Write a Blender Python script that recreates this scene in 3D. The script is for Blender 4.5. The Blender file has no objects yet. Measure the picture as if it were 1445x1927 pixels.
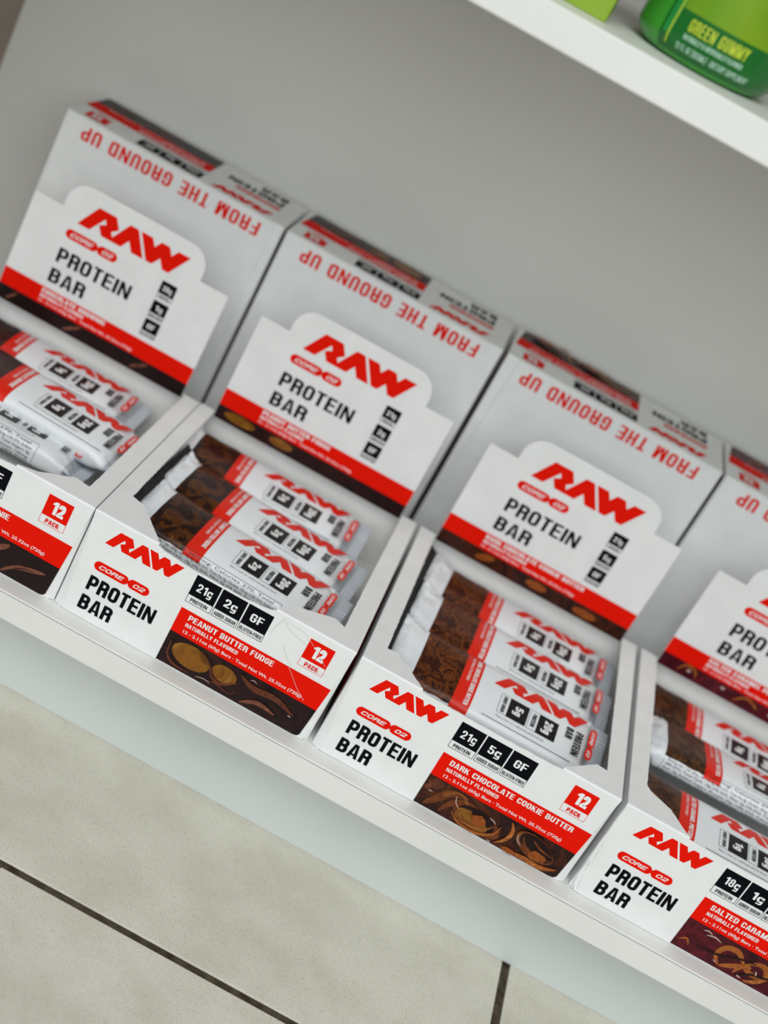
import bpy, bmesh, math, random
from mathutils import Vector, Matrix, noise
random.seed(7)
scene = bpy.context.scene
COL = scene.collection
mm = 0.001

# ------------------------------------------------------------------ camera
PITCH, YAW, ROLL = -0.4259, 0.0127, 0.5124
CAM = Vector((0.1164, -0.7729, 0.5060))
fwd = Vector((math.sin(YAW)*math.cos(PITCH), math.cos(YAW)*math.cos(PITCH), math.sin(PITCH)))
rgt = Vector((math.cos(YAW), -math.sin(YAW), 0)); upv = rgt.cross(fwd)
r2 = math.cos(ROLL)*rgt + math.sin(ROLL)*upv
u2 = -math.sin(ROLL)*rgt + math.cos(ROLL)*upv
cd = bpy.data.cameras.new('camera'); cam = bpy.data.objects.new('camera', cd); COL.objects.link(cam)
cam.matrix_world = Matrix(((r2.x, u2.x, -fwd.x, CAM.x), (r2.y, u2.y, -fwd.y, CAM.y), (r2.z, u2.z, -fwd.z, CAM.z), (0, 0, 0, 1)))
cd.sensor_fit = 'HORIZONTAL'; cd.sensor_width = 27.0; cd.lens = 2911.3*27.0/1445
cd.clip_start = 0.01; cd.clip_end = 50
cd.dof.use_dof = True; cd.dof.focus_distance = 0.873; cd.dof.aperture_fstop = 4.2
scene.camera = cam

# ------------------------------------------------------------------ light
world = bpy.data.worlds.new('shop_surroundings'); scene.world = world; world.use_nodes = True
bg = world.node_tree.nodes['Background']
bg.inputs[0].default_value = (0.93, 0.97, 1.0, 1); bg.inputs[1].default_value = 0.24
def area(name, loc, target, sx, sy, power, col):
    l = bpy.data.lights.new(name, 'AREA'); l.shape = 'RECTANGLE'; l.size = sx; l.size_y = sy; l.energy = power; l.color = col
    o = bpy.data.objects.new(name, l); COL.objects.link(o); o.location = loc
    o.rotation_euler = (Vector(target)-Vector(loc)).to_track_quat('-Z', 'Y').to_euler()
area('ceiling_light', (0.0, -1.8, 2.6), (0.15, 0.0, 0), 1.8, 1.2, 34, (1, 0.985, 0.96))
area('front_fill', (0.35, -2.6, 1.45), (0.1, 0.1, 0.15), 3.2, 1.9, 49, (0.96, 0.995, 0.985))  # fill lamp added in front to brighten the cartons and back board
scene.view_settings.view_transform = 'Standard'; scene.view_settings.look = 'None'
scene.view_settings.gamma = 1; scene.view_settings.use_curve_mapping = False
scene.view_settings.exposure = -0.04

# ------------------------------------------------------------------ materials
def srgb(r, g, b):
    f = lambda c: (c/255)/12.92 if c/255 <= 0.04045 else ((c/255+0.055)/1.055)**2.4
    return (f(r), f(g), f(b), 1)
MATS = {}
def mat(name, col, rough=0.5, spec=0.4, metal=0, coat=0):
    if name in MATS: return MATS[name]
    m = bpy.data.materials.new(name); m.use_nodes = True
    b = m.node_tree.nodes['Principled BSDF']
    b.inputs['Base Color'].default_value = col; b.inputs['Roughness'].default_value = rough
    b.inputs['Specular IOR Level'].default_value = spec; b.inputs['Metallic'].default_value = metal
    b.inputs['Coat Weight'].default_value = coat; b.inputs['Coat Roughness'].default_value = 0.12
    MATS[name] = m; return m
def mottled(name, c1, c2, scale, rough=0.5, spec=0.4, detail=6, bump=0.0, lo=0.35, hi=0.65, bscale=None):
    m = mat(name, c1, rough, spec); nt = m.node_tree; b = nt.nodes['Principled BSDF']
    tc = nt.nodes.new('ShaderNodeTexCoord'); n = nt.nodes.new('ShaderNodeTexNoise')
    n.inputs['Scale'].default_value = scale; n.inputs['Detail'].default_value = detail
    r = nt.nodes.new('ShaderNodeValToRGB'); r.color_ramp.elements[0].position = lo; r.color_ramp.elements[1].position = hi
    r.color_ramp.elements[0].color = c1; r.color_ramp.elements[1].color = c2
    nt.links.new(tc.outputs['Object'], n.inputs['Vector']); nt.links.new(n.outputs['Fac'], r.inputs['Fac']); nt.links.new(r.outputs['Color'], b.inputs['Base Color'])
    if bump:
        n2 = nt.nodes.new('ShaderNodeTexNoise'); n2.inputs['Scale'].default_value = bscale or scale*3; n2.inputs['Detail'].default_value = 4
        nt.links.new(tc.outputs['Object'], n2.inputs['Vector'])
        bp = nt.nodes.new('ShaderNodeBump'); bp.inputs['Strength'].default_value = bump; bp.inputs['Distance'].default_value = 0.001
        nt.links.new(n2.outputs['Fac'], bp.inputs['Height']); nt.links.new(bp.outputs['Normal'], b.inputs['Normal'])
    return m
def picture(name, cols, scale=55, dist=2.0, rough=0.35, detail=2.0):
    """printed close-up of chocolate: swirled patches of a few browns"""
    m = mat(name, cols[0], rough, 0.22); nt = m.node_tree; b = nt.nodes['Principled BSDF']
    tc = nt.nodes.new('ShaderNodeTexCoord'); n = nt.nodes.new('ShaderNodeTexNoise')
    n.inputs['Scale'].default_value = scale; n.inputs['Detail'].default_value = detail; n.inputs['Distortion'].default_value = dist
    r = nt.nodes.new('ShaderNodeValToRGB'); cr = r.color_ramp
    while len(cr.elements) < len(cols): cr.elements.new(0.5)
    for i, c in enumerate(cols):
        cr.elements[i].position = 0.28+0.44*i/(len(cols)-1); cr.elements[i].color = c
    nt.links.new(tc.outputs['Object'], n.inputs['Vector']); nt.links.new(n.outputs['Fac'], r.inputs['Fac']); nt.links.new(r.outputs['Color'], b.inputs['Base Color'])
    return m

CARD = mottled('white_coated_card', srgb(231, 233, 233), srgb(236, 238, 238), 60, 0.38, 0.45)
INNER = mottled('raw_white_card_inside', srgb(222, 222, 220), srgb(228, 228, 226), 60, 0.7, 0.2)
RED = mat('red_ink', (0.80, 0.008, 0.001, 1), 0.6, 0.06)
BLACK = mat('black_ink', (0.003, 0.0035, 0.006, 1), 0.6, 0.06)
WHITE = mat('white_ink', srgb(238, 240, 240), 0.4, 0.4)
FOIL = mottled('white_foil_film', srgb(222, 227, 232), srgb(232, 236, 240), 25, 0.3, 0.55, bump=0.0)
SILVER = mat('silver_grey_film', srgb(178, 186, 194), 0.28, 0.6)
SEAL = mat('black_crimped_film', (0.012, 0.012, 0.013, 1), 0.35, 0.5)
FILMBLACK = mat('black_film_print', (0.010, 0.009, 0.009, 1), 0.35, 0.3)
FILMRED = mat('red_film_print', (0.72, 0.018, 0.005, 1), 0.35, 0.3)
LAM = mottled('white_laminate_board', srgb(224, 226, 222), srgb(230, 231, 228), 9, 0.45, 0.4)
WALLM = mottled('grey_white_back_board', srgb(224, 225, 220), srgb(228, 229, 225), 4, 0.6, 0.25)
SIDEM = mat('taupe_side_board', srgb(168, 154, 142), 0.6, 0.3)
KICK = mottled('pale_grey_kick_board', srgb(206, 213, 212), srgb(212, 218, 217), 6, 0.4, 0.4)
TILE = mottled('beige_stone_tile', srgb(206, 203, 190), srgb(218, 216, 204), 26, 0.5, 0.35, detail=12, bump=0.08, bscale=300)
GROUT = mottled('dark_grout', srgb(58, 50, 40), srgb(88, 80, 66), 130, 0.9, 0.1)
# fine speckle on the tile
nt = TILE.node_tree; b = nt.nodes['Principled BSDF']; lk = b.inputs['Base Color'].links[0]; src = lk.from_socket
tc = nt.nodes.new('ShaderNodeTexCoord'); n = nt.nodes.new('ShaderNodeTexNoise'); n.inputs['Scale'].default_value = 1300; n.inputs['Detail'].default_value = 7
rp = nt.nodes.new('ShaderNodeValToRGB'); rp.color_ramp.elements[0].position = 0.34; rp.color_ramp.elements[1].position = 0.45
rp.color_ramp.elements[0].color = (0.66, 0.64, 0.59, 1); rp.color_ramp.elements[1].color = (1, 1, 1, 1)
mx = nt.nodes.new('ShaderNodeMix'); mx.data_type = 'RGBA'; mx.blend_type = 'MULTIPLY'; mx.inputs[0].default_value = 0.8
nt.links.new(tc.outputs['Object'], n.inputs['Vector']); nt.links.new(n.outputs['Fac'], rp.inputs['Fac'])
nt.links.new(src, mx.inputs[6]); nt.links.new(rp.outputs['Color'], mx.inputs[7]); nt.links.new(mx.outputs[2], b.inputs['Base Color'])

D = lambda *a: srgb(*a)
PIC = {
 'brownie': picture('brownie_picture', [D(20, 9, 10), D(30, 14, 15), D(25, 11, 12), D(38, 19, 18)], 40, 1.0),
 'peanut': picture('peanut_butter_picture', [D(14, 7, 7), D(24, 10, 11), D(40, 16, 16), D(26, 11, 11), D(52, 25, 20)], 42, 2.0),
 'cookie': picture('cookie_butter_picture', [D(24, 9, 6), D(40, 15, 9), D(34, 13, 8), D(66, 28, 13), D(46, 18, 10), D(78, 38, 18)], 42, 1.6),
 'caramel': picture('caramel_pretzel_picture', [D(44, 5, 16), D(74, 10, 24), D(60, 8, 20), D(92, 18, 30), D(70, 10, 24)], 50, 1.8),
}
BARPIC = {
 'brownie': picture('brownie_film_picture', [D(26, 13, 12), D(52, 32, 28), D(40, 22, 19), D(72, 48, 42), D(36, 18, 16)], 55, 1.4, 0.3),
 'peanut': picture('peanut_butter_film_picture', [D(14, 7, 5), D(40, 18, 10), D(26, 11, 8), D(86, 46, 14), D(50, 24, 12), D(112, 66, 20)], 75, 1.8, 0.3),
 'cookie': picture('cookie_butter_film_picture', [D(18, 8, 6), D(62, 26, 11), D(38, 14, 9), D(112, 58, 20), D(50, 20, 11), D(134, 78, 32)], 95, 2.2, 0.3),
 'caramel': picture('caramel_film_picture', [D(16, 9, 7), D(52, 30, 17), D(30, 16, 11), D(98, 62, 30), D(40, 22, 15), D(116, 76, 40)], 170, 1.6, 0.3, 4),
}
GOLD = picture('peanut_butter_gold', [D(96, 54, 12), D(134, 86, 26), D(118, 72, 18), D(154, 104, 40)], 60, 1.0)
AMBER = picture('caramel_amber', [D(120, 60, 20), D(168, 96, 42), D(140, 74, 28), D(196, 128, 66)], 150, 1.2)
COOKIE = picture('cookie_crumb', [D(110, 50, 16), D(150, 80, 28), D(128, 62, 20), D(168, 96, 40)], 200, 0.8, detail=4)
RIM = picture('chocolate_rim_print', [D(62, 28, 18), D(104, 54, 34), D(80, 38, 24), D(122, 70, 46)], 120, 1.5)
SWIRL = picture('chocolate_swirl_print', [D(70, 32, 14), D(112, 58, 24), D(88, 42, 18), D(138, 80, 36)], 90, 1.2)
GLINT = mat('printed_glint', D(190, 164, 156), 0.5, 0.2)
DARKCHOC = mat('dark_chocolate_print', D(28, 11, 10), 0.5, 0.2)
SOFTBROWN = picture('streak_print', [D(84, 48, 36), D(128, 78, 58), D(104, 60, 46), D(140, 90, 68)], 140, 1.0)

# ------------------------------------------------------------------ objects
def link(name, me, parent=None):
    o = bpy.data.objects.new(name, me); COL.objects.link(o)
    if parent is not None: o.parent = parent
    return o
def empty(name, loc, label=None, cat=None, group=None, rz=0):
    o = bpy.data.objects.new(name, None); COL.objects.link(o); o.location = loc; o.rotation_euler = (0, 0, rz); o.empty_display_size = 0.02
    if label: o['label'] = label
    if cat: o['category'] = cat
    if group: o['group'] = group
    return o
def mesh(name, verts, faces, mats, idx=None, smooth=False):
    me = bpy.data.meshes.new(name); me.from_pydata([tuple(v) for v in verts], [], faces)
    for m in mats: me.materials.append(m)
    if idx: me.polygons.foreach_set('material_index', idx)
    if smooth: me.polygons.foreach_set('use_smooth', [True]*len(me.polygons))
    me.update(); return me
def box(name, lo, hi, m, parent=None, bevel=0.0):
    bm = bmesh.new(); bmesh.ops.create_cube(bm, size=1)
    for v in bm.verts:
        v.co = Vector([(lo[i]+hi[i])/2 + v.co[i]*(hi[i]-lo[i]) for i in range(3)])
    if bevel: bmesh.ops.bevel(bm, geom=bm.edges[:], offset=bevel, segments=2, affect='EDGES', profile=0.5)
    me = bpy.data.meshes.new(name); bm.to_mesh(me); bm.free(); me.materials.append(m)
    return link(name, me, parent)
def slab(name, poly, fn, t, m, parent=None, m2=None):
    """a card cut to a 2D outline: fn maps (a, b) to the outer face, t is the thickness vector"""
    n = len(poly); t = Vector(t)
    a = [Vector(fn(*p)) for p in poly]; vs = a+[v+t for v in a]
    fs = [tuple(range(n)), tuple(range(2*n-1, n-1, -1))]+[(i, n+i, n+(i+1) % n, (i+1) % n) for i in range(n)]
    bm = bmesh.new(); bv = [bm.verts.new(v) for v in vs]
    for f in fs: bm.faces.new([bv[i] for i in f])
    bmesh.ops.recalc_face_normals(bm, faces=bm.faces[:])
    me = bpy.data.meshes.new(name); bm.to_mesh(me); bm.free(); me.materials.append(m)
    return link(name, me, parent)

# ------------------------------------------------------------------ lettering
def fillet(pts, r, closed=False, seg=4):
    out = []; n = len(pts)
    for i, p in enumerate(pts):
        rr = r
        if len(p) > 2: rr = p[2]
        p = Vector(p[:2])
        if (not closed and i in (0, n-1)) or rr <= 0: out.append(p); continue
        a = Vector(pts[i-1][:2])-p; b = Vector(pts[(i+1) % n][:2])-p
        d = min(rr, a.length*0.499, b.length*0.499); s = p+a.normalized()*d; e = p+b.normalized()*d
        for k in range(seg+1):
            t = k/seg; out.append(s*(1-t)**2+p*2*t*(1-t)+e*t*t)
    return out
def stroke(pts, t, closed=False, taper=None):
    pts = [Vector(p[:2]) for p in pts]; n = len(pts); L = []; R = []
    for i in range(n):
        pa = pts[i-1] if (i > 0 or closed) else None; pb = pts[(i+1) % n] if (i < n-1 or closed) else None
        d1 = (pts[i]-pa).normalized() if pa is not None else (pb-pts[i]).normalized()
        d2 = (pb-pts[i]).normalized() if pb is not None else d1
        n1 = Vector((-d1.y, d1.x)); n2 = Vector((-d2.y, d2.x)); m_ = n1+n2
        m_ = m_.normalized() if m_.length > 1e-6 else n1
        tt = t if taper is None else t*taper[i]
        k = tt/2/max(0.35, m_.dot(n1)); L.append(pts[i]+m_*k); R.append(pts[i]-m_*k)
    return [[L[i], R[i], R[(i+1) % n], L[(i+1) % n]] for i in range(n if closed else n-1)]
def glyph(c, t=0.2, w=0.5):
    h = t*0.86
    L, R, B, T = t/2, w-t/2, t/2, 1-t/2; M = 0.5; r = 0.24; S = lambda p, rr=r, cl=False: stroke(fillet(p, rr, cl), t, cl)
    rect = lambda x0, y0, x1, y1: [[(x0, y0), (x1, y0), (x1, y1), (x0, y1)]]
    st = rect(0, 0, t, 1)
    if c == ' ': return [], w*0.5
    if c == 'A':
        cx = w*0.53; W2 = cx*2
        return [[(0, 0), (t*.95, 0), (cx+t*0.1, 1), (cx-t*0.62, 1)], [(W2-t*.95, 0), (W2, 0), (cx+t*0.62, 1), (cx-t*0.1, 1)]]+rect(t*0.9, 0.17, W2-t*0.9, 0.17+h*.85), W2
    if c == 'B': return st+S([(L, T), (R-0.02, T), (R-0.02, M+0.02), (L, M+0.02)], 0.15)+S([(L, M+0.02), (R, M+0.02), (R, B), (L, B)], 0.17), w
    if c == 'C': return S([(R, 0.64), (R, T), (L, T), (L, B), (R, B), (R, 0.36)]), w
    if c == 'D': return S([(L, B, 0), (L, T, 0), (R, T), (R, B)], r, True), w
    if c == 'E': return st+rect(t, 0, w*0.92, h)+rect(t, 1-h, w*0.92, 1)+rect(t, M-h/2+0.02, w*0.86, M+h/2+0.02), w*0.92
    if c == 'F': return st+rect(t, 1-h, w*0.9, 1)+rect(t, M-h/2, w*0.84, M+h/2), w*0.9
    if c == 'G': return S([(R, 0.66), (R, T), (L, T), (L, B), (R, B), (R, M)])+rect(w*0.5, M-h*0.6, w, M+h*0.4), w
    if c == 'H': return st+rect(w-t, 0, w, 1)+rect(t, M-h/2, w-t, M+h/2), w
    if c == 'I': return st, t
    if c == 'K': return st+[[(t, 0.32), (w*1.04-t*1.15, 1), (w*1.04, 1), (t, 0.32+0.36)], [(t*1.2, 0.56), (w*1.06-t*1.1, 0), (w*1.06, 0), (t*1.9, 0.76)]], w*1.06
    if c == 'L': return st+rect(t, 0, w*0.88, h), w*0.88
    if c == 'M':
        W2 = w*1.34; cx = W2/2
        return st+rect(W2-t, 0, W2, 1)+[[(t*0.2, 1), (t*1.15, 1), (cx+t*0.42, 0), (cx-t*0.42, 0)], [(W2-t*1.15, 1), (W2-t*0.2, 1), (cx+t*0.42, 0), (cx-t*0.42, 0)]], W2
    if c == 'N':
        w = w*1.1; k = t*0.88
        return rect(0, 0, k, 1)+rect(w-k, 0, w, 1)+[[(0, 1), (t*0.98, 1), (w, 0), (w-t*0.98, 0)]], w
    if c == 'O' or c == '0': return S([(L, B), (L, T), (R, T), (R, B)], r, True), w
    if c == 'P': return st+S([(L, T), (R, T), (R, 0.44), (L, 0.44)], 0.2), w
    if c == 'Q': return S([(L, B), (L, T), (R, T), (R, B)], r, True)+[[(w*.5, .2), (w*.7, .28), (w*1.05, -.04), (w*.85, -.1)]], w
    if c == 'R': return st+S([(L, T), (R, T), (R, M), (L, M)], 0.18)+S([(w*0.4, M), (R, M), (R, 0)], 0.12), w
    if c == 'S': return S([(R, 0.68), (R, T), (L, T), (L, M), (R, M), (R, B), (L, B), (L, 0.32)], 0.2), w
    if c == 'T': return rect(w*0.46-t/2, 0, w*0.46+t/2, 1)+rect(0, 1-h, w*0.92, 1), w*0.92
    if c == 'U': return S([(L, 1), (L, B), (R, B), (R, 1)]), w
    if c == 'V':
        cx = w*0.52
        return [[(0, 1), (t, 1), (cx+t*0.3, 0), (cx-t*0.55, 0)], [(2*cx-t, 1), (2*cx, 1), (cx+t*0.55, 0), (cx-t*0.3, 0)]], 2*cx
    if c == 'W':
        W2 = w*1.55; a = W2*0.27; c2 = W2/2
        return [[(0, 1), (t, 1), (a+t*.4, 0), (a-t*.45, 0)], [(c2-t*.4, 1), (c2+t*.4, 1), (a+t*.45, 0), (a-t*.4, 0)], [(c2-t*.4, 1), (c2+t*.4, 1), (W2-a+t*.4, 0), (W2-a-t*.45, 0)], [(W2-t, 1), (W2, 1), (W2-a+t*.45, 0), (W2-a-t*.4, 0)]], W2
    if c == 'Y':
        cx = w*0.5
        return rect(cx-t/2, 0, cx+t/2, 0.46)+[[(-0.03, 1), (t, 1), (cx+t/2, 0.42), (cx-t/2, 0.38)], [(w-t, 1), (w+0.03, 1), (cx+t/2, 0.38), (cx-t/2, 0.42)]], w
    if c == 'X': return [[(0, 0), (t*1.1, 0), (w, 1), (w-t*1.1, 1)], [(0, 1), (t*1.1, 1), (w, 0), (w-t*1.1, 0)]], w
    if c == 'Z': return rect(0, 0, w*.95, h)+rect(0, 1-h, w*.95, 1)+[[(0, h), (t*1.2, h), (w*.95, 1-h), (w*.95-t*1.2, 1-h)]], w*.95
    if c == '1': return rect(w*0.42, 0, w*0.42+t*1.05, 1)+[[(w*0.08, 0.70), (w*0.08, 0.83), (w*0.45, 1), (w*0.45, 0.74)]], w*0.42+t*1.05
    if c == '2': return S([(L, 0.64), (L, T), (R, T), (R, 0.5), (L+t*.1, 0.2), (L+t*.1, 0.08)], 0.2)+rect(0, 0, w, h), w
    if c == '3': return S([(L, 0.68), (L, T), (R, T), (R, M), (w*.35, M)], 0.18)+S([(w*.35, M), (R, M), (R, B), (L, B), (L, .3)], 0.18), w
    if c == '5': return rect(t*.1, 1-h, w*.95, 1)+rect(t*.1, 0.46, t*1.05, 1)+S([(L, 0.585), (R, 0.585), (R, B), (L, B), (L, 0.3)], 0.18), w
    if c == '8': return S([(L+.015, M), (L+.015, T), (R-.015, T), (R-.015, M)], 0.16, True)+S([(L, B), (L, M+.02), (R, M+.02), (R, B)], 0.18, True), w
    if c == 'g': return S([(L, 0.02+t/2), (L, 0.74-t/2), (R, 0.74-t/2), (R, 0.02+t/2)], 0.16, True)+stroke(fillet([(R, 0.74), (R, -0.19), (L-.02, -0.19)], 0.14), t*0.85), w
    if c == '-': return rect(0, 0.36, w*0.5, 0.36+h), w*0.5
    if c == '.': return rect(0, 0, t, t), t
    if c == '&': return S([(R, 0.4), (R, B), (L, B), (L, M), (R-.03, M), (R-.03, T), (L+.03, T), (L+.03, M)], 0.15), w
    if c == '(': return S([(w*.5, 1.05), (w*.2, 1.05), (w*.2, -.05), (w*.5, -.05)], .2), w*.5
    if c == ')': return S([(0, 1.05), (w*.3, 1.05), (w*.3, -.05), (0, -.05)], .2), w*.5
    if c == '*': return rect(0, .4, t, .4+t), t
    return rect(0, 0, w, 1), w
def caps(s, x, y, h, width=None, t=0.2, w=0.5, gap=0.085, shear=0.0):
    """stroke-built bold condensed lettering as flat polygons (left, baseline, cap height, fitted width)"""
    P = []; cx = 0
    for ch in s:
        g, a = glyph(ch, t, w)
        for poly in g: P.append([(p[0]+cx, p[1]) for p in poly])
        cx += a+gap
    cx -= gap; k = (width/cx) if width else h
    return [[(x+p[0]*k+p[1]*h*shear, y+p[1]*h) for p in poly] for poly in P]
_fc = {}
def plain(s, x, y, h, width=None, bold=0.0):
    """small running text from Blender's built-in font, as flat polygons"""
    key = (s, bold)
    if key not in _fc:
        c = bpy.data.curves.new('tmp', 'FONT'); c.body = s; c.resolution_u = 2; c.offset = bold
        o = bpy.data.objects.new('tmp', c); COL.objects.link(o)
        me = bpy.data.meshes.new_from_object(o)
        _fc[key] = [[tuple(me.vertices[i].co[:2]) for i in p.vertices] for p in me.polygons]
        bpy.data.objects.remove(o); bpy.data.curves.remove(c); bpy.data.meshes.remove(me)
    P = _fc[key]; xs = [q[0] for p in P for q in p]; x0, x1 = min(xs), max(xs)
    ky = h/0.72; kx = (width/(x1-x0)) if width else ky
    return [[(x+(q[0]-x0)*kx, y+q[1]*ky) for q in p] for p in P]
def cw(polys, ox, oy):
    """turn lettering a quarter clockwise about its origin and set it down at (ox, oy)"""
    return [[(ox+p[1], oy-p[0]) for p in poly] for poly in polys]
def quad(x0, y0, x1, y1): return [[(x0, y0), (x1, y0), (x1, y1), (x0, y1)]]
def frame(x0, y0, x1, y1, t): return stroke([(x0, y0), (x1, y0), (x1, y1), (x0, y1)], t, True)
def ellipse(cx, cy, rx, ry, rot=0, n=20, jit=0.0):
    out = []
    for i in range(n):
        a = 2*math.pi*i/n; k = 1+random.uniform(-jit, jit); X, Y = rx*k*math.cos(a), ry*k*math.sin(a)
        out.append((cx+X*math.cos(rot)-Y*math.sin(rot), cy+X*math.sin(rot)+Y*math.cos(rot)))
    return [out]
def smooth_path(pts, n=6):
    out = []
    P = [Vector(p) for p in pts]
    for i in range(len(P)-1):
        p0 = P[max(i-1, 0)]; p1 = P[i]; p2 = P[i+1]; p3 = P[min(i+2, len(P)-1)]
        for k in range(n):
            t = k/n; out.append(0.5*((2*p1)+(p2-p0)*t+(2*p0-5*p1+4*p2-p3)*t*t+(-p0+3*p1-3*p2+p3)*t**3))
    out.append(P[-1]); return out
def lick(pts, t):
    s = smooth_path(pts); n = len(s)
    return stroke(s, t, False, [max(0.12, math.sin(math.pi*(0.06+0.88*i/(n-1)))) for i in range(n)])
RA = [(12.7, 52.9), (18.7, 63.7), (26.6, 63.7), (29.3, 59.0), (26.7, 56.8), (27.8, 54.8), (32.8, 63.7), (36.5, 63.7), (42.5, 53.0), (37.2, 53.0), (34.7, 57.2), (32.4, 53.0), (23.4, 53.0), (21.1, 56.8), (23.8, 58.5), (22.7, 60.5), (18.1, 52.9)]
WW = [(37.8, 63.7), (43.0, 63.7), (45.0, 60.4), (47.0, 63.7), (50.7, 63.7), (52.7, 60.4), (54.7, 63.7), (60.1, 63.7), (54.1, 53.1), (51.3, 53.1), (48.9, 57.1), (46.5, 53.1), (43.8, 53.1)]
def raw_logo(x, y, w, h):
    return [[(x+(a-12.7)/47.4*w, y+(b-53.0)/10.7*h) for a, b in P] for P in (RA, WW)]
def capsule(x0, x1, y, r, n=8):
    out = [(x1-r+r*math.sin(math.pi*k/n), y+r*math.cos(math.pi*k/n)) for k in range(n+1)]
    out += [(x0+r-r*math.sin(math.pi*k/n), y-r*math.cos(math.pi*k/n)) for k in range(n+1)]
    return [out]
def pill(x, y, w):
    """the double red lozenge: (left, centre height, length) -> red shapes, white letters"""
    k = w/35.8; r = 3.1*k
    red = capsule(x, x+22.2*k, y, r)+capsule(x+22.0*k, x+35.8*k, y, r)+quad(x+21.0*k, y-0.9*k, x+23.3*k, y+0.9*k)
    wh = caps('CORE', x+3.0*k, y-1.35*k, 2.7*k, 15.2*k, 0.2, 0.95, 0.16, 0.45)+caps('O2', x+25.2*k, y-1.35*k, 2.7*k, 7.0*k, 0.2, 0.95, 0.16, 0.45)
    return red, wh

class Print:
    """flat printing: layers of coloured polygons laid on a surface a hair above it"""
    def __init__(s, fn, lift=0.00012, base=0.0): s.fn = fn; s.lift = lift; s.base = base
    def put(s, name, layers, parent, cuts=None):
        V = []; F = []; I = []; mats = []
        for k, (polys, m) in enumerate(layers):
            if m not in mats: mats.append(m)
            mi = mats.index(m)
            if cuts: polys = cut(polys, cuts)
            for pi, p in enumerate(polys):
                i0 = len(V); V += [s.fn(q[0]*mm, q[1]*mm, s.base+s.lift*(k+1)+(pi % 6)*0.000012) for q in p]; F.append(tuple(range(i0, i0+len(p)))); I.append(mi)
        return link(name, mesh(name, V, F, mats, I), parent)
def cut(polys, step):
    """slice polygons along both axes so they can follow a curved surface"""
    bm = bmesh.new()
    for p in polys:
        vs = [bm.verts.new((q[0], q[1], 0)) for q in p]
        try: bm.faces.new(vs)
        except ValueError: pass
    xs = [v.co.x for v in bm.verts]; ys = [v.co.y for v in bm.verts]
    bmesh.ops.triangulate(bm, faces=[f for f in bm.faces if len(f.verts) > 4])
    for ax, vals in ((0, xs), (1, ys)):
        a = math.ceil(min(vals)/step)*step
        while a < max(vals):
            co = (a, 0, 0) if ax == 0 else (0, a, 0); no = (1, 0, 0) if ax == 0 else (0, 1, 0)
            bmesh.ops.bisect_plane(bm, geom=bm.verts[:]+bm.edges[:]+bm.faces[:], plane_co=co, plane_no=no); a += step
    out = [[tuple(v.co[:2]) for v in f.verts] for f in bm.faces]; bm.free(); return out

# ------------------------------------------------------------------ the carton artwork (millimetres on a 170 x 69.5 face)
FLAV = {
 'brownie': dict(name='CHOCOLATE BROWNIE', tw=52, p='20g', s='1g'),
 'peanut': dict(name='PEANUT BUTTER FUDGE', tw=56, p='21g', s='2g'),
 'cookie': dict(name='DARK CHOCOLATE COOKIE BUTTER', tw=81.5, p='21g', s='5g'),
 'caramel': dict(name='SALTED CARAMEL PRETZEL', tw=66, p='18g', s='1g'),
}
NET = '12 - 2.11oz (60g) Bars \u00b7 Total Net Wt. 25.32oz (720g)'
def badge(x, y, w, hb, hl, num, lab, col=BLACK):
    """black square with a number over a small outlined caption; y is the bottom"""
    nh = hb*0.40; nw = w*(0.60 if len(num) > 2 else 0.5)
    lh = hl*0.46; lw = {'PROTEIN': .68, 'ADDED SUGAR': .86, 'GLUTEN-FREE': .9}.get(lab, .8)*w
    return [(quad(x, y+hl, x+w, y+hl+hb)+frame(x+0.15, y+0.15, x+w-0.15, y+hl+hb-0.15, 0.3), col),
            (caps(num, x+(w-nw)/2, y+hl+hb*0.29, nh, nw, 0.175, 0.52, .09), WHITE),
            (caps(lab, x+(w-lw)/2, y+hl*0.27, lh, lw, 0.165, 0.52, .1), BLACK)]
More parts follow.
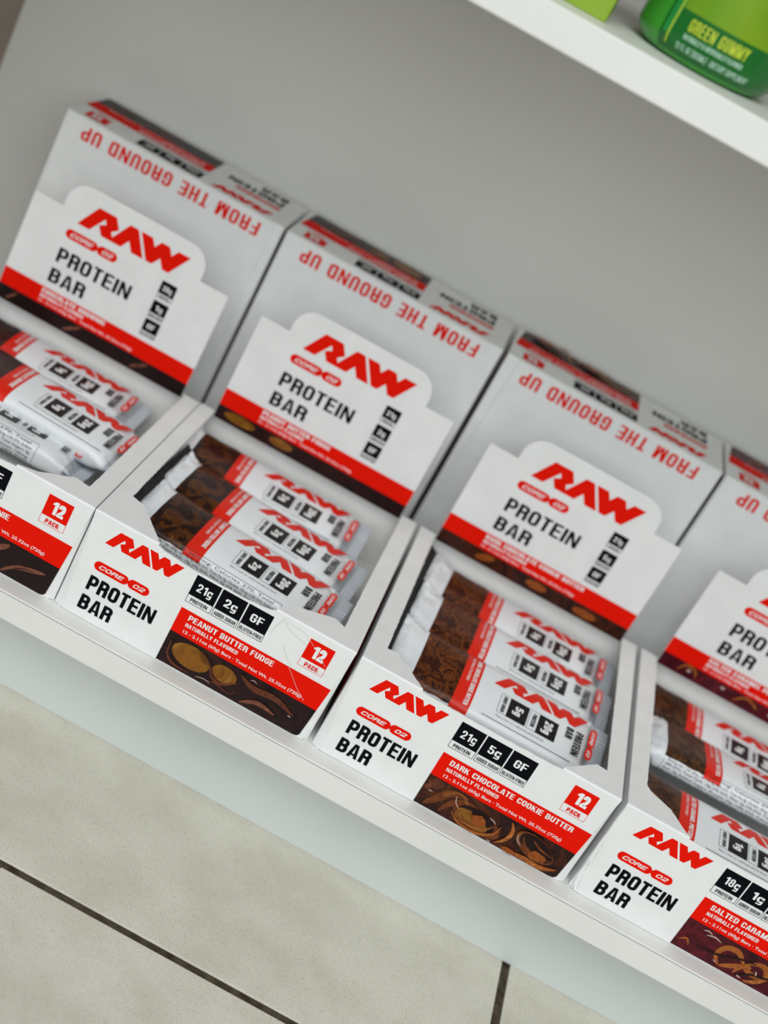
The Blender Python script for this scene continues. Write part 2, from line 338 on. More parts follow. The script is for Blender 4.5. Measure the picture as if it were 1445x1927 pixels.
def art_picture(fl):
    L = []
    if fl == 'peanut':
        L += [(ellipse(86, 12.5, 14, 8.2, -0.10, 24), DARKCHOC), (ellipse(87, 13.2, 12.6, 7.6, -0.10, 24)+ellipse(109, 14.0, 8.0, 5.6, -0.1, 22), GOLD)]
        L += [(lick([(72.5, 17), (73.5, 8), (80, 3.6), (90, 3.4)], 1.6)+lick([(99.5, 15), (103, 8.6), (110, 7.4), (118, 13)], 2.0)+lick([(100, 4), (106, 6), (116, 4), (119, 7)], 1.0), RIM)]
        L += [(lick([(118, 19.5), (128, 15.5), (142, 16.5), (156, 12)], 4.2), RIM), (lick([(124, 3), (134, 8), (146, 6.4)], 3.0), SOFTBROWN)]
        L += [(lick([(124, 19.5), (126, 20.6), (128.5, 19.5)], .5)+lick([(153, 10.6), (154, 11), (155, 10.2)], .7)+lick([(94, 3.5), (99, 5), (104, 4.2)], .5), GLINT)]
    elif fl == 'cookie':
        L += [(ellipse(75, 19.0, 4.6, 3.4, 0.2, 11, .12)+ellipse(71.6, 14.4, 2.6, 2.2, 0.2, 9, .15), RIM)]
        L += [(lick([(74, 3), (80, 11), (86, 18.5), (96, 20)], 5.6)+lick([(84, 3.2), (88.5, 12), (96, 17), (104, 17.6)], 4.4), SWIRL)]
        L += [(ellipse(107, 9.4, 16, 7.6, -0.12, 28), SWIRL), (ellipse(106, 11.0, 12.6, 6.0, -0.18, 26), DARKCHOC), (ellipse(104, 9.2, 11.0, 5.0, -0.2, 24), GOLD), (ellipse(109, 13.8, 8.4, 3.6, -0.25, 22), DARKCHOC)]
        L += [(lick([(91, 8), (98, 3.2), (110, 2.6), (119, 8), (121, 15)], 1.7)+lick([(94, 5), (104, 5.2), (113, 7.4), (117, 13)], 1.2)+lick([(122, 3), (127, 9), (128, 16), (125, 21.5)], 2.6)+lick([(130, 2.6), (141, 3.4), (153, 3.2), (162, 7)], 3.4), AMBER)]
        L += [(ellipse(144, 13.4, 14, 7.4, -0.3, 26), SWIRL), (ellipse(145, 14.0, 12.2, 6.2, -0.3, 24), DARKCHOC), (lick([(135, 17), (139, 11), (147, 9), (156, 10)], 2.6)+lick([(141, 18), (148, 14.4), (156, 13.4)], 1.6), SWIRL)]
        L += [(ellipse(107.5, 11.6, 4.8, 3.8, 0.3, 10, .18)+ellipse(147.5, 9.2, 5.4, 3.4, 0.1, 10, .2)+ellipse(132, 3.2, 4.8, 1.9, 0.0, 10, .1), COOKIE)]
        L += [(lick([(89, 19.4), (90.5, 15), (94, 12)], .6)+lick([(131.5, 17), (133, 13), (136.4, 10.5)], .6)+lick([(73, 13.0), (74, 14), (75.4, 13.6)], .6)+lick([(112, 17), (115, 16.4), (117, 15)], .7)+lick([(117, 2.4), (119, 2.8), (120, 2.2)], .7), GLINT)]
    elif fl == 'brownie':
        L += [(lick([(96, 20), (108, 14), (122, 12), (132, 19.5)], 3.2)+lick([(104, 2), (116, 9), (130, 17), (134, 20.5)], 4.2)+lick([(134, 2), (142, 9), (154, 13), (160, 14.4)], 3.0), SOFTBROWN)]
        L += [(lick([(107, 3.2), (118, 9), (129, 16)], .7)+lick([(137, 3), (144, 9.4), (154, 12.6)], .6), DARKCHOC)]
    else:
        L += [(lick([(100, 3), (95, 9), (97, 16.5), (104, 18.4), (109, 15), (112, 12)], 3.8)+lick([(112, 12), (118, 17), (124, 17), (127, 11), (122, 4.5), (117, 2.6)], 3.8)+lick([(99, 3.4), (107, 8), (113, 12.6)], 3.4)+lick([(111, 12), (118, 9), (126, 8.5)], 3.4)+lick([(117, 12.6), (112, 11), (109, 4)], 3.0), AMBER)]
        L += [(lick([(82, 9), (96, 10), (108, 14.6), (118, 16.6)], 1.8)+lick([(110, 2.4), (118, 8.4), (128, 11.4), (134, 17)], 1.7), DARKCHOC)]
        L += [(lick([(135, 4), (142, 11), (152, 15)], 2.4)+lick([(71, 7), (75, 9.6), (78, 6)], 1.4), AMBER)]
        L += [(lick([(80, 20.3), (83, 21.2), (86, 20.2)], .9)+lick([(83, 18.2), (88, 19.6), (93, 18.4)], 1.0)+lick([(119.6, 12.6), (121, 11), (121, 9.6)], .9)+lick([(112, 4.4), (113, 3.6), (115, 3.6)], 1.0)+lick([(95, 5.4), (96.4, 5.2), (97, 4.4)], .8)+lick([(139, 6.4), (140.4, 8), (140, 9.4)], .7), GLINT)]
    return L
def carton_art(fl, pr, parent):
    F = FLAV[fl]
    pr.put('logo_print', [(raw_logo(12.7, 53.0, 47.4, 10.7), RED)], parent)
    red, wh = pill(12.4, 37.3, 35.9)
    pr.put('lozenge_print', [(red, RED), (wh, WHITE)], parent)
    pr.put('product_name_print', [(caps('PROTEIN', 13.4, 19.7, 10.2, 43.9, 0.2, 0.55, 0.08)+caps('BAR', 13.4, 6.1, 9.9, 21.1, 0.2, 0.55, 0.08), BLACK)], parent)
    for x, n, l in ((68.6, F['p'], 'PROTEIN'), (85.6, F['s'], 'ADDED SUGAR'), (102.6, 'GF', 'GLUTEN-FREE')):
        pr.put('nutrition_badge_print', badge(x, 45.0, 16.1, 13.9, 5.2, n, l), parent)
    band = [[(68.7, 23.2), (166.2, 22.6), (167.6, 39.8), (68.7, 40.4)]]
    tx = caps(F['name'], 75.3, 34.4, 3.8, F['tw'], 0.17, 0.52, .1)+caps('NATURALLY FLAVORED', 75.4, 29.9, 2.6, 34.4, 0.165, 0.52, .1)+plain(NET, 75.9, 25.5, 2.1, 78.6, 0.012)
    pr.put('flavour_band_print', [(band, RED), (tx, WHITE)], parent)
    pic = [[(68.7, 1.0), (161.0, 0.7), (163.2, 1.2), (164.6, 3.0), (166.2, 22.7), (68.7, 23.3)]]
    pr.put('flavour_picture_print', [(pic, PIC[fl])]+art_picture(fl), parent)
    pr.put('pack_size_print', [(quad(143, 49.8, 159.1, 63.7)+frame(143.1, 44.4, 159, 50, .25), RED), (caps('12', 147.0, 52.4, 8.6, 8.6, 0.27, 0.58, .06), WHITE), (caps('PACK', 146.7, 45.5, 2.9, 8.9, 0.2, 0.5), RED)], parent)

# ------------------------------------------------------------------ shelving and floor
ZU = 0.4140
unit = empty('shelving_unit', (0.12, 0.16, -0.0913), 'white laminate shelving unit holding the protein bar boxes, with pale kick board', 'shelf')
def unit_part(name, lo, hi, m, bevel=0.0008):
    o = box(name, lo, hi, m, None, bevel); o.parent = unit; o.matrix_parent_inverse = unit.matrix_basis.inverted() if False else Matrix.Translation(-unit.location); return o
unit_part('lower_shelf_board', (-0.282, -0.0139, -0.018), (0.95, 0.345, 0.0), LAM)
unit_part('upper_shelf_board', (-0.282, -0.0139, ZU), (0.95, 0.345, ZU+0.018), LAM)
unit_part('edge_seam', (-0.282, -0.01405, -0.0011), (0.95, -0.0135, -0.0008), mat('dark_edge_seam', srgb(120, 122, 120), 0.6, 0.2), 0)
unit_part('kick_board', (-0.282, 0.0300, -0.0913), (0.95, 0.046, -0.018), KICK, 0.0004)
unit_part('unseen_shade_board', (-0.282, -0.0139, 0.80), (0.95, 0.345, 0.818), LAM)  # out-of-view board added to shade the upper compartment
unit_part('back_board', (-0.282, 0.345, -0.0913), (0.95, 0.360, ZU+0.018), WALLM, 0.0004)
unit_part('back_board', (-0.282, 0.345, ZU+0.018), (0.95, 0.360, 0.95), mat('shaded_back_board', srgb(84, 68, 58), 0.6, 0.3), 0.0004)  # dark brown paints in the shade at the back of the upper compartment
unit_part('side_board', (-0.300, -0.0139, -0.0913), (-0.282, 0.360, 0.95), SIDEM, 0.0008)

floor = box('floor', (-1.5, -1.9, -0.1100), (2.1, 0.6, -0.0924), GROUT); floor['kind'] = 'structure'; floor['label'] = 'dark grout bed under beige stone floor tiles'
GY, GX, TS, GW = -0.1103, 0.3345, 0.60, 0.0058
for j in range(-2, 1):
    off = 0.0 if j == 0 else -0.30
    for i in range(-3, 3):
        x0 = GX+off+i*TS; y0 = GY+j*TS
        if x0 > 1.5 or x0+TS < -1.2: continue
        t = box('tile', (x0+GW/2, y0+GW/2, -0.1000), (x0+TS-GW/2, min(y0+TS-GW/2, 0.59), -0.0913), TILE, floor, 0.0006)

# ------------------------------------------------------------------ protein bars
BL, BW, BH, BN = 158.0, 50.0, 19.0, 3.2
def half_h(u):
    e = min(u-7, BL-7-u)/24.0
    e = max(0.0, min(1.0, e)); return BH/2*max(0.02, math.sin(e*math.pi/2)**0.75)
def sec(a, u):
    """wrapper cross-section: angle -> (across, up) in mm, front edge at across = 0"""
    hh = half_h(u); e = hh/(BH/2); ww = BW/2*(1.0+0.05*(1-e))
    c, s = math.cos(a), math.sin(a)
    y = math.copysign(abs(c)**(2/BN), c)*ww; z = math.copysign(abs(s)**(2/BN), s)*hh
    return BW/2+y, BH/2+z
_tab = []
_s = 0; _p = None
for _k in range(0, 721):                    # arc length from the rear top edge, over the top and down the front
    _a = math.pi*1.25*_k/720; _q = sec(_a, BL/2)
    if _p: _s += math.hypot(_q[0]-_p[0], _q[1]-_p[1])
    _tab.append((_s, _q)); _p = _q
_mid = min(_tab, key=lambda q: abs(q[1][0]-BW/2)+(100 if q[1][1] < BH/2 else 0))[0]
def over(v):
    """print height v (mm, 25 = middle of the bar's face, below 5 = rolling down the front side) -> (across, up), normal"""
    s = _mid+(BW/2-v)
    lo, hi = 0, len(_tab)-1
    while hi-lo > 1:
        m_ = (lo+hi)//2
        if _tab[m_][0] < s: lo = m_
        else: hi = m_
    a, b_ = _tab[lo], _tab[hi]; k = (s-a[0])/max(1e-9, b_[0]-a[0])
    y = a[1][0]+(b_[1][0]-a[1][0])*k; z = a[1][1]+(b_[1][1]-a[1][1])*k
    d = Vector((b_[1][0]-a[1][0], b_[1][1]-a[1][1])); d.normalize()
    return y, z, (d.y, -d.x)
def push(u, z, sq):
    """the film end at the left is squashed against the box side and pushed upwards"""
    if u >= 29: return u, z
    k, up = sq; d = 29-u; return 29-d*k, z+up*d*min(1, d/14)
def wrapper_mesh(fl, seed, sq):
    us = [7, 9, 11, 14, 17, 20, 23, 26, 29, 33, 38, 43, 48, 53, 57, 60, 63, 66, 69]+list(range(74, 128, 6))+[128, 132, 136, 140, 143, 145, 147, 149, 151]
    N = 48; V = []; F = []; I = []
    for u in us:
        e = half_h(u)/(BH/2); k = (1-e)
        for j in range(N):
            y, z = sec(2*math.pi*(j+0.5)/N, u)
            nz = noise.noise(Vector((u*0.09, y*0.12, z*0.3+seed*7.3)))*(0.5+5.0*k*e**0.5)
            if u < 29: nz += 2.4*noise.noise(Vector((u*0.22, y*0.2, seed*5.7)))*min(1, (29-u)/6)
            fold = math.sin(y*0.9+seed+u*0.15)*1.1*k*min(1, e*3)
            side = 1 if z > BH/2 else -1
            flat = 0.0 if (58 < u < 140) else 1.0
            pic = 0.8*noise.noise(Vector((u*0.16, y*0.16, seed*3.1))) if (27 < u < 57 and side > 0) else 0
            uu, zz = push(u, z+side*(nz+fold)*flat+pic, sq); V.append((uu*mm, y*mm, zz*mm))
    for i in range(len(us)-1):
        um = (us[i]+us[i+1])/2
        for j in range(N):
            F.append((i*N+j, i*N+(j+1) % N, (i+1)*N+(j+1) % N, (i+1)*N+j))
            top = 0.5 <= (j+0.5) < 27.5
            zz = (j+1)/N
            front_top = zz < 0.53
            if 29 < um < 57 and 0.055 < zz < 0.45: I.append(1)
            elif 57 < um < 69 and 0.045 < zz < 0.46: I.append(2)
            elif um > 145: I.append(3)
            else: I.append(0)
    F.append(tuple(range(N))[::-1]); I.append(0)
    F.append(tuple((len(us)-1)*N+j for j in range(N))); I.append(3)
    return mesh('wrapper', V, F, [FOIL, BARPIC[fl], FILMRED, SILVER], I, True)
def seal_mesh(left, sq):
    V = []; F = []; n = 34; x0, x1 = (-2.0, 8.5) if left else (150.0, 159.5)
    for i in range(n):
        y = -1.2+(BW+2.4)*i/(n-1); z = BH/2+(0.45 if i % 2 else -0.45); zig = (1.0 if i % 2 else 0.0)
        a, b_ = (x0+zig, x1) if left else (x0, x1-zig)
        m_ = (a+b_)/2; bend = noise.noise(Vector((y*0.06, 3.3 if left else 9.1, 0)))*2.5
        V += [((a)*mm, y*mm, (z+(bend if left else 0))*mm), (m_*mm, y*mm, (z+bend*0.6)*mm), (b_*mm, y*mm, (z+(0 if left else bend))*mm)]
    if left:
        V = [(lambda q: (q[0]*mm, v[1], q[1]*mm))(push(v[0]/mm, v[2]/mm, sq)) for v in V]
    for i in range(n-1):
        for k in range(2): F.append((i*3+k, i*3+k+1, i*3+4+k, i*3+3+k))
    return mesh('end_seal', V, F, [SEAL if left else SILVER])
def bar_map(x, y, lift):
    a, b_, nrm = over(y/mm); return (x, (a*mm)+nrm[0]*lift, (b_*mm)+nrm[1]*lift)
BARTXT = {'brownie': ('1g', '20g'), 'peanut': ('2g', '20g'), 'cookie': ('5g', '20g'), 'caramel': ('1g', '18g')}
NUTR = ['Amount per serving: Calories 270, Total', 'Serving size 1 bar (60g), Sat. Fat 8g (40% DV), Trans Fat 0g, Cholest. 35mg (12% DV), Sodium', '(8% DV), Total Carb. 18g (7% DV), Fiber 2g (7% DV), Total Sugars 3g', 'Incl. 2g Added Sugars, Protein 20g (18% DV), Calcium 120mg', 'Iron 0.8mg (4% DV), Potas. 190mg (4% DV)']
BARPROTO = {}
def bar_parts(fl, seed, side_text, sq):
    key = (fl, seed, side_text)
    if key in BARPROTO: return BARPROTO[key]
    P = []; pr = Print(bar_map, 0.00014)
    def keep(o): P.append(o); return o
    w = keep(link('wrapper', wrapper_mesh(fl, seed, sq))); keep(link('end_seal', seal_mesh(True, sq))); keep(link('end_seal', seal_mesh(False, sq)))
    f = FLAV[fl]
    keep(pr.put('flavour_lettering', [(cw(caps(f['name'], 0, 0, 3.0, min(40, f['tw']*0.62), 0.19, 0.52), 64.2, 44)+cw(plain('NATURALLY FLAVORED', 0, 0, 1.8, 22, 0.01), 60.6, 44), WHITE)], None, 3))
    keep(pr.put('logo_print', [(raw_logo(77.5, 32.0, 65, 11.5), FILMRED)], None, 2.5))
    s, p_ = BARTXT[fl]
    lay = [(quad(91, 11, 104, 27)+quad(111.3, 11, 124.3, 27)+frame(84.8, 11.1, 104, 26.9, .25)+frame(105.1, 11.1, 124.3, 26.9, .25), FILMBLACK),
           (cw(caps(s, 0, 0, 5.4, 7.6, 0.22, 0.52), 95.4, 22.8)+cw(caps(p_, 0, 0, 5.6, 10.6, 0.22, 0.52), 115.6, 24.2), WHITE),
           (cw(caps('ADDED SUGAR', 0, 0, 2.4, 13.4, 0.19, 0.52), 86.8, 25.6)+cw(caps('PROTEIN', 0, 0, 2.8, 10.6, 0.19, 0.52), 107.0, 24.2), FILMBLACK)]
    keep(pr.put('nutrition_badge_print', lay, None, 3))
    keep(pr.put('product_name_print', [(cw(caps('PROTEIN', 0, 0, 5.0, 19.5, 0.22, 0.55), 136.2, 29.5)+cw(caps('BAR', 0, 0, 5.0, 9.2, 0.22, 0.55), 129.6, 29.5), FILMBLACK)], None, 3))
    red, wh = pill(0, 0, 27)
    keep(pr.put('lozenge_print', [(cw(red, 147, 38.5), FILMRED), (cw(wh, 147, 38.5), WHITE)], None, 3))
    small = plain('Not a low or reduced-calorie food.', 85.4, 7.6, 1.5, 33)
    if side_text:
        small = small+frame(30, -15.5, 125, 3.4, .25)
        for i, s in enumerate(NUTR): small = small+plain(s, 32, 0.6-i*3.0, 1.75, 90 if i else 88, 0.006)
    else:
        small = small+quad(77, 4.2, 138, 4.6)
    keep(pr.put('small_print', [(small, FILMBLACK)], None, 3))
    BARPROTO[key] = P
    P2 = P[:]
    return P
USEDB = set()
def bar(fl, seed, side_text, loc, tilt, label, yaw=0, roll=0, sq=(1, 0)):
    parts = bar_parts(fl, seed, side_text, sq); key = (fl, seed, side_text)
    r = empty('protein_bar', loc, label, 'protein bar', 'wrapped protein bars in the open boxes')
    r.rotation_euler = (math.radians(tilt), math.radians(roll), math.radians(yaw))
    first = key not in USEDB; USEDB.add(key)
    for q in parts:
        c = q if first else q.copy()
        if not first: COL.objects.link(c)
        c.parent = r
    return r

# ------------------------------------------------------------------ display boxes
W, H, DD = 170.0, 69.5, 200.0
def torn(pts, amp, step=2.2):
    """a perforated, torn edge between 2D points: little ragged steps"""
    out = []
    for i in range(len(pts)-1):
        a, b_ = Vector(pts[i]), Vector(pts[i+1]); n = max(1, int((b_-a).length/step)); nv = Vector((-(b_-a).y, (b_-a).x)).normalized()
        for k in range(n): out.append(tuple(a.lerp(b_, k/n)+nv*(random.uniform(-amp, amp) if 0 < k else 0)))
    out.append(tuple(pts[-1])); return out
def display_box(fl, x, y, label, dip, lnotch, rnotch, flaps, seed, crush=(0.3, 0.3)):
    random.seed(seed)
    t = empty('display_box', (x, y, 0.0), label, 'display box', 'open display boxes of protein bars')
    front = lambda a, b_: (a*mm, 0, b_*mm)
    lx, rx = lnotch[-1][0], rnotch[-1][0]
    top = torn([(rx, H-1.2), (rx-6, H-1.2-dip*.6), ((lx+rx)/2+20, H-1.2-dip), ((lx+rx)/2-20, H-1.2-dip*.9), (lx+5, H-1.2-dip*.5), (lx, H-1.2)], 0.22, 2.6)
    fp = slab('front_panel', [(6.7, 0.3), (163.3, 0.3), (W, H-1.2)]+top+[(0, H-1.2)], front, (0, 0.7*mm, 0), CARD, t)
    carton_art(fl, Print(lambda a, b_, l: (a, -l, b_)), fp)
    if fl == 'peanut':
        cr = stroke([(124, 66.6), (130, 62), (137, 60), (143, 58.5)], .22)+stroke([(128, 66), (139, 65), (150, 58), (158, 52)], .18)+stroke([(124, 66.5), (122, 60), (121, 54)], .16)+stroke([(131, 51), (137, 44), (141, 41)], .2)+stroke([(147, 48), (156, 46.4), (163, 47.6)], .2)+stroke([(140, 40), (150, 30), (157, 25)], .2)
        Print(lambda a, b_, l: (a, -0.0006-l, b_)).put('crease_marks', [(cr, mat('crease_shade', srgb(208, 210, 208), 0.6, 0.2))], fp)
    for s in (0, 1):                                        # the folded triangle at each front corner
        amp = crush[s]; N = 14
        X = (lambda a: a) if s == 0 else (lambda a: W-a)
        V = []; F = []
        for i in range(N+1):
            k = i/N; zz = 0.3+(H-1.5)*(1-k)
            for j in range(7):
                f = j/6; px = 6.7*k*(1-f)+0.1*f; py = 2.6*f*(0.35+0.65*k)
                bulge = amp*math.sin(math.pi*f)*k*(0.6+1.6*noise.noise(Vector((j*1.1, i*0.8, seed*3.7+s*5))))
                V.append((X(px-bulge*0.8)*mm, (py-bulge*0.6)*mm, zz*mm))
        for i in range(N):
            for j in range(6): F.append((i*7+j, i*7+j+1, i*7+j+8, i*7+j+7))
        link('corner_gusset', mesh('corner_gusset', V, F, [CARD], None, amp < 1), t)
        sp = slab('side_panel', [(2.6, 0.3), (DD, 0.3), (DD, H-.8), (2.6, H-.8)], (lambda a, b_, s=s: ((0.0 if s == 0 else W)*mm, a*mm, b_*mm)), ((0.7 if s == 0 else -0.7)*mm, 0, 0), CARD, t)
        sg = -1 if s == 0 else 1
        Print(lambda a, b_, l, s=s, sg=sg: ((0 if s == 0 else W*mm)+sg*l, a, b_)).put('side_band_print', [(quad(18, 22.5, DD-8, 40), RED), (quad(18, 1, DD-8, 22.5), DARKCHOC)], sp)
    slab('back_panel', [(0.7, 0.3), (W-.7, 0.3), (W-.7, H), (0.7, H)], lambda a, b_: (a*mm, DD*mm, b_*mm), (0, -0.7*mm, 0), INNER, t)
    slab('bottom_panel', [(3, 1.0), (W-3, 1.0), (W-1, DD-1), (1, DD-1)], lambda a, b_: (a*mm, b_*mm, 0.0), (0, 0, 0.6*mm), INNER, t)
    slab('inner_floor', [(1.2, 1.2), (W-1.2, 1.2), (W-1.2, DD-1.2), (1.2, DD-1.2)], lambda a, b_: (a*mm, b_*mm, 24*mm), (0, 0, 0.6*mm), INNER, t)
    # what is left of the torn-out top: a strip down each side with a corner tab
    for s, notch, (tilt, lift) in ((0, lnotch, flaps[0]), (1, rnotch, flaps[1])):
        sx = 0.0 if s == 0 else W
        inner = torn(notch, 0.18, 2.4)
        edge = [(sx, 1.2)]+[(notch[-1][0], 1.2)]+inner[::-1]+[(sx, DD)]
        edge = [q for i, q in enumerate(edge) if i == 0 or (Vector(q)-Vector(edge[i-1])).length > .05]
        fn = lambda a, b_, sx=sx, tilt=tilt, lift=lift: (a*mm, b_*mm, (H+abs(a-sx)*tilt*min(1, b_/40)+lift*math.sin(math.pi*min(1, b_/DD)))*mm)
        slab('top_rim', edge, fn, (0, 0, -0.6*mm), CARD, t)
        x0, x1 = (0, notch[-1][0]) if s == 0 else (notch[-1][0], W)
        V = []; F = []
        for k in range(6):
            a = math.pi/2*k/5
            for xx in (x0, x1): V.append((xx*mm, (1.2-1.2*math.cos(a))*mm, (H-1.2+1.2*math.sin(a))*mm))
        for k in range(5): F.append((2*k, 2*k+1, 2*k+3, 2*k+2))
        link('folded_edge', mesh('folded_edge', V, F, [CARD], None, True), t)
    # header card standing up at the back of the opening
    SY = 192.5
    hc = [(12.1, H-1), (157.6, H-1), (157.6, 149.7), (136, 149.7)]
    arc = lambda cx, cy, a0, a1, r: [(cx+r*math.cos(math.radians(a0+(a1-a0)*k/8)), cy+r*math.sin(math.radians(a0+(a1-a0)*k/8))) for k in range(9)]
    hc += arc(121, 155.5, 0, 90, 15)+arc(48, 155.5, 90, 180, 15)+[(33, 149.7), (12.1, 149.7)]
    card = slab('header_card', hc, lambda a, b_: (a*mm, SY*mm, b_*mm), (0, 0.8*mm, 0), CARD, t)
    pr = Print(lambda a, b_, l: (a, SY*mm-l, b_), 0.0002); F_ = FLAV[fl]
    pr.put('logo_print', [(raw_logo(45.9, 143.7, 78.4, 16.7), RED)], card)
    red, wh = pill(41.2, 134.4, 38.5); pr.put('lozenge_print', [(red, RED), (wh, WHITE)], card)
    pr.put('product_name_print', [(caps('PROTEIN', 41.8, 112.4, 10.6, 55, 0.175, 0.53, 0.1)+caps('BAR', 41.8, 97.2, 10.2, 26.6, 0.175, 0.53, 0.1), BLACK)], card)
    for zz, n, l in ((125.2, F_['p'], 'PROTEIN'), (110.2, F_['s'], 'ADDED SUGAR'), (95.9, 'GF', 'GLUTEN-FREE')):
        pr.put('nutrition_badge_print', badge(113.4, zz, 11.2, 9.2, 3.4, n, l), card)
    tw = F_['tw']*0.93
    pr.put('flavour_band_print', [(quad(12.2, 79.6, 157.5, 92.2), RED), (caps(F_['name'], 41.4, 88.0, 3.2, tw)+caps('NATURALLY FLAVORED', 41.4, 84.6, 2.3, 33)+plain(NET, 41.4, 81.4, 1.8, 72, 0.012), WHITE)], card)
    pr.put('flavour_picture_print', [(quad(12.2, H-.6, 157.5, 79.6), PIC[fl])]+([(ellipse(30, 75, 12, 3.4)+ellipse(62, 75, 9, 3.2), GOLD)] if fl == 'peanut' else [(lick([(20, 71), (27, 78)], 2)+lick([(64, 71), (76, 78.4)], 2.6)+lick([(116, 71), (128, 78.4)], 2.6), SOFTBROWN)] if fl == 'brownie' else [(ellipse(48, 75, 7, 2.6, .3)+ellipse(88, 75, 8, 3)+ellipse(126, 74, 9, 3), COOKIE)] if fl == 'cookie' else [(lick([(26, 72), (31, 78), (38, 77), (40, 72)], 2)+lick([(70, 72), (78, 78), (88, 74)], 2)+lick([(112, 71), (120, 78), (128, 73)], 2), AMBER), (ellipse(34, 75, 1.6, 1)+ellipse(60, 76, 1.6, 1)+ellipse(98, 75, 2, 1), GLINT)]), card)
    return t
X1, X2, X3, X4 = -0.1884, -0.0176, 0.1560, 0.3299
LN = [(11.5, DD), (11.4, 22.9), (18.1, 24.0), (39.5, 1.2)]
RN = [(158.5, DD), (158.9, 22.3), (152.0, 23.2), (132, 1.2)]
display_box('brownie', X1, 0.0, 'open white box of dark chocolate brownie bars, leftmost, cut off by the photo edge', 0.6, LN, [(158.5, DD), (158.5, 19), (149, 21), (130, 5), (119, 1.2)], ((0.0, 0), (0.0, 0)), 1)
display_box('peanut', X2, 0.0, 'open white box reading peanut butter fudge, with creased front corner by the 12 pack square', 3.0, [(11.5, DD), (10.5, 34), (20, 30), (36, 8), (41, 1.2)], [(158.5, DD), (157, 20), (150, 24), (127, 14), (118, 1.2)], ((0.02, 0.5), (0.0, 0)), 2, (0.3, 1.3))
display_box('cookie', X3, 0.0, 'open white box reading dark chocolate cookie butter, two boxes from the right edge', 0.8, LN, RN, ((0.0, 0), (0.0, 0)), 3)
display_box('caramel', X4, 0.0, 'open white box reading salted caramel, rightmost, cut off by the photo edge', 0.6, [(12.5, DD), (11.4, 30), (14, 26), (28, 18), (38, 4), (41, 1.2)], RN, ((0.0, 0.6), (0.0, 0)), 4, (2.6, 0.3))

# bars: (flavour, seed, side text, box x, dx, y, z, tilt, label)
for a in (
 ('brownie', 1, False, X1, -14, 139, 40, 3, 0, .38, .3, 'wrapped brownie bar at the back of the leftmost box'),
 ('brownie', 2, False, X1, 5, 97, 40, 6, -5, .9, .1, 'wrapped brownie bar in the middle row of the leftmost box'),
 ('brownie', 3, True, X1, -15, 66, 33, -8, 0, .36, .2, 'wrapped brownie bar at the front of the leftmost box, nutrition text showing'),
 ('peanut', 1, False, X2, -14, 134, 39, 8, 0, .36, .42, 'wrapped peanut butter bar at the back of its box, against the header card'),
 ('peanut', 2, True, X2, -6, 95, 38, 6, -5, .5, .4, 'wrapped peanut butter bar in the middle row of its box'),
 ('peanut', 3, True, X2, -6, 46, 36, 8, -5, .55, .35, 'wrapped peanut butter bar at the front of its box, nutrition text showing'),
 ('cookie', 1, False, X3, 3, 141, 39, 4, -2, .7, .4, 'wrapped cookie butter bar at the back of its box, against the header card'),
 ('cookie', 2, False, X3, 4, 95, 38, 6, -1, .75, .38, 'wrapped cookie butter bar in the middle row of its box'),
 ('cookie', 3, False, X3, 4, 41, 34, 14, 0, .8, .35, 'wrapped cookie butter bar at the front of its box, showing 5g and 20g'),
 ('caramel', 1, False, X4, -14, 139, 38, 5, 0, .4, .3, 'wrapped caramel bar at the back of the rightmost box'),
 ('caramel', 2, True, X4, -3, 88, 48, -4, 1, .6, .1, 'wrapped caramel bar riding up in the middle of the rightmost box, text side showing'),
 ('caramel', 3, False, X4, -15, 28, 34, 6, 0, .38, .2, 'wrapped caramel bar at the front of the rightmost box'),
):
    fl, sd, side, bx_, dx, y_, z_, tl, yw, sk, su, lab = a
    bar(fl, sd, side, (bx_+dx*mm, y_*mm, z_*mm), tl, lab, yw, 0, (sk, su))

# ------------------------------------------------------------------ closed cartons standing behind
def carton(fl, x, label, l0, l1, r0, r1, seed):
    random.seed(seed)
    t = empty('sealed_carton', (x, 0.2512, 0.0), label, 'carton', 'sealed cartons standing behind the open boxes')
    ZT = 191.4; W_ = 169.5
    body = box('carton_body', (0, 0.0012, 0.0), (W_*mm, 0.0695, ZT*mm), CARD, t, 0.0008)
    fp = slab('top_panel', [(l1, 0.5), (r1, 0.5), (r0, ZT-.4), (l0, ZT-.4)], lambda a, b_: (a*mm, 0, b_*mm), (0, 1.0*mm, 0), CARD, t)
    pr = Print(lambda a, b_, l: ((169.5*mm-a), -l, (ZT*mm-b_)), 0.0002)
    pr.put('slogan_print', [(caps('FROM THE GROUND UP', 15.4, 4.6, 10.2, 138.5, 0.17, 0.5, 0.14), RED)], fp)
    pr2 = Print(lambda a, b_, l: (W_*mm-a, (69.5*mm-b_)+0.0006, ZT*mm+l), 0.0002)
    carton_art(fl, pr2, body)
    sb = Print(lambda a, b_, l: (-l, a, b_)); sb.put('side_band_print', [(quad(4, 2, 22, 187), DARKCHOC), (quad(22, 2, 40, 187), RED)], body)
carton('brownie', -0.1951, 'white carton standing on end behind the leftmost open box', 1, 1, 163, 163, 1)
carton('peanut', -0.0230, 'white carton standing on end behind the peanut butter fudge box', 1, 1, 161, 160, 2)
carton('cookie', 0.1504, 'white carton standing on end behind the dark chocolate cookie butter box', 9.5, 2.0, 168.5, 168.5, 3)
carton('caramel', 0.3224, 'white carton standing on end behind the rightmost open box', 1, 1, 168.5, 168.5, 4)

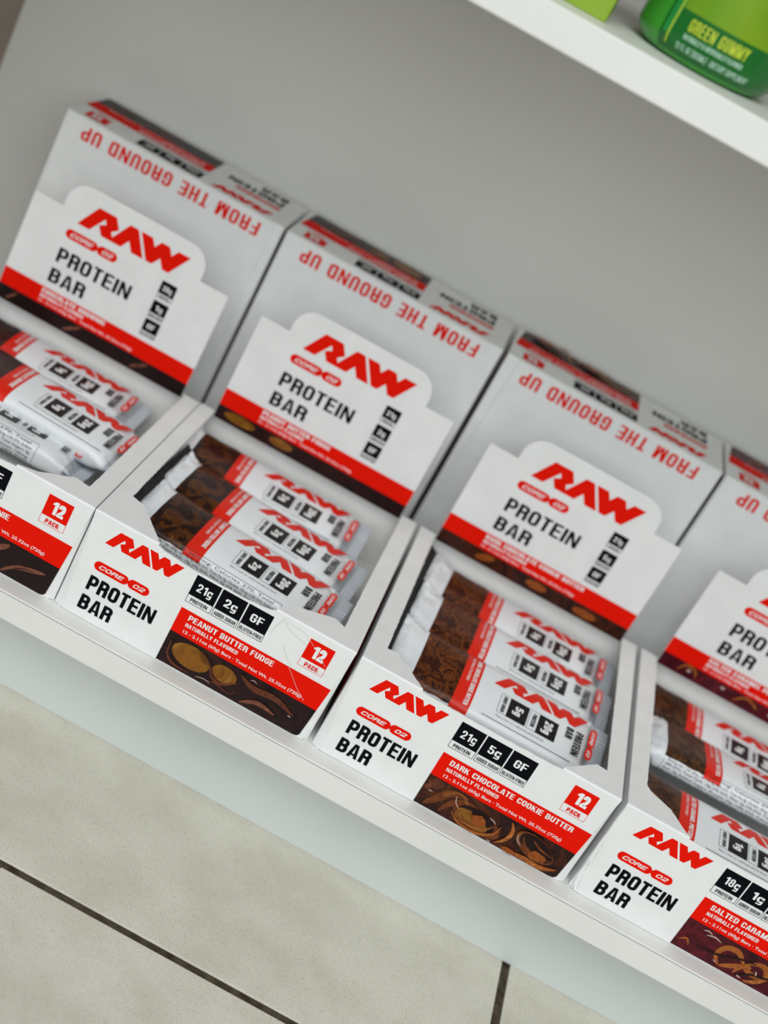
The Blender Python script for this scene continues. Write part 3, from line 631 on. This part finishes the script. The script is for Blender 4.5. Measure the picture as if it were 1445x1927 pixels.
# ------------------------------------------------------------------ things on the upper shelf
ZS = ZU+0.018
GREENB = mottled('glossy_green_plastic', srgb(58, 150, 50), srgb(70, 160, 56), 12, 0.18, 0.5)
LIME = mottled('lime_label', srgb(98, 150, 28), srgb(128, 160, 24), 20, 0.2, 0.5)
DGREEN = mat('dark_green_label', srgb(18, 104, 34), 0.2, 0.5)
YEL = mat('yellow_green_ink', srgb(186, 206, 60), 0.3, 0.4)
MINT = mat('pale_mint_ink', srgb(176, 216, 190), 0.3, 0.4)
MIDG = mat('mid_green_label', srgb(30, 140, 60), 0.2, 0.5)
BR = 39.0
bot = empty('supplement_bottle', (0.1548, 0.0525, ZS), 'glossy green supplement bottle reading green gummy on the upper shelf', 'bottle', rz=0)
def lathe(name, prof, m, parent, n=64):
    V = []; F = []
    for r, z in prof:
        for k in range(n): V.append((r*mm*math.cos(2*math.pi*k/n), r*mm*math.sin(2*math.pi*k/n), z*mm))
    for i in range(len(prof)-1):
        for k in range(n): F.append((i*n+k, i*n+(k+1) % n, (i+1)*n+(k+1) % n, (i+1)*n+k))
    F.append(tuple(range(n))[::-1]); F.append(tuple((len(prof)-1)*n+k for k in range(n)))
    return link(name, mesh(name, V, F, [m], None, True), parent)
prof = [(20, 1.2), (27, 0)]+[(27+12*math.sin(a), 12-12*math.cos(a)) for a in [math.pi/2*k/8 for k in range(1, 9)]]+[(39, 100)]+[(39-18*(1-math.cos(a)), 100+18*math.sin(a)) for a in [math.pi/2*k/6 for k in range(1, 7)]]+[(20, 126)]
body = lathe('bottle_body', prof, GREENB, bot)
lathe('cap', [(22, 122), (22.5, 123), (22.5, 143), (21, 144.5)], mat('black_cap', (0.02, 0.02, 0.02, 1), 0.35, 0.4), bot)
def wrap(a, b_, l):
    z = b_/mm; r = BR if z >= 12 else 27+math.sqrt(max(0, 144-(12-z)**2))
    th = -math.pi/2+(a/mm)/BR-0.09
    return ((r*mm+l)*math.cos(th), (r*mm+l)*math.sin(th), b_)
wp = Print(wrap, 0.00015)
wp.put('wrap_label', [(quad(-26, 3, 60, 24)+quad(-26, 24, -22, 100), DGREEN), (quad(-20, 24, 60, 100), LIME), (quad(-24, 10, -19, 28), MIDG), (quad(-20.5, 6, -19.6, 100), YEL)], body, 3)
wp2 = Print(wrap, 0.00015, 0.0007)
wp2.put('label_lettering', [(caps('GREEN GUMMY', -11.5, 15.6, 6.2, 32, 0.15, 0.42, 0.1), YEL), (caps('NATURALLY & ARTIFICIALLY FLAVORED', -11.5, 11.6, 2.5, 32, 0.17, 0.45, .1)+caps('12 FL OZ (355ML) * DIETARY SUPPLEMENT', -13.5, 6.2, 3.0, 41, 0.16, 0.45, .1), MINT)], body, 4)
gb = empty('green_carton', (0.0430, 0.0165, ZS), 'lime green paper carton beside the green bottle on the upper shelf', 'carton')
LIMEC = mottled('lime_green_card', srgb(126, 158, 34), srgb(134, 166, 40), 30, 0.4, 0.4)
cb = box('carton_body', (0, 0, 0), (0.0605, 0.05, 0.11), LIMEC, gb, 0.0008)
Print(lambda a, b_, l: (a, -l, b_)).put('dark_mark_print', [(ellipse(45, 21, 7, 9), mat('dark_olive_ink', srgb(52, 74, 16), 0.4, 0.4))], cb)
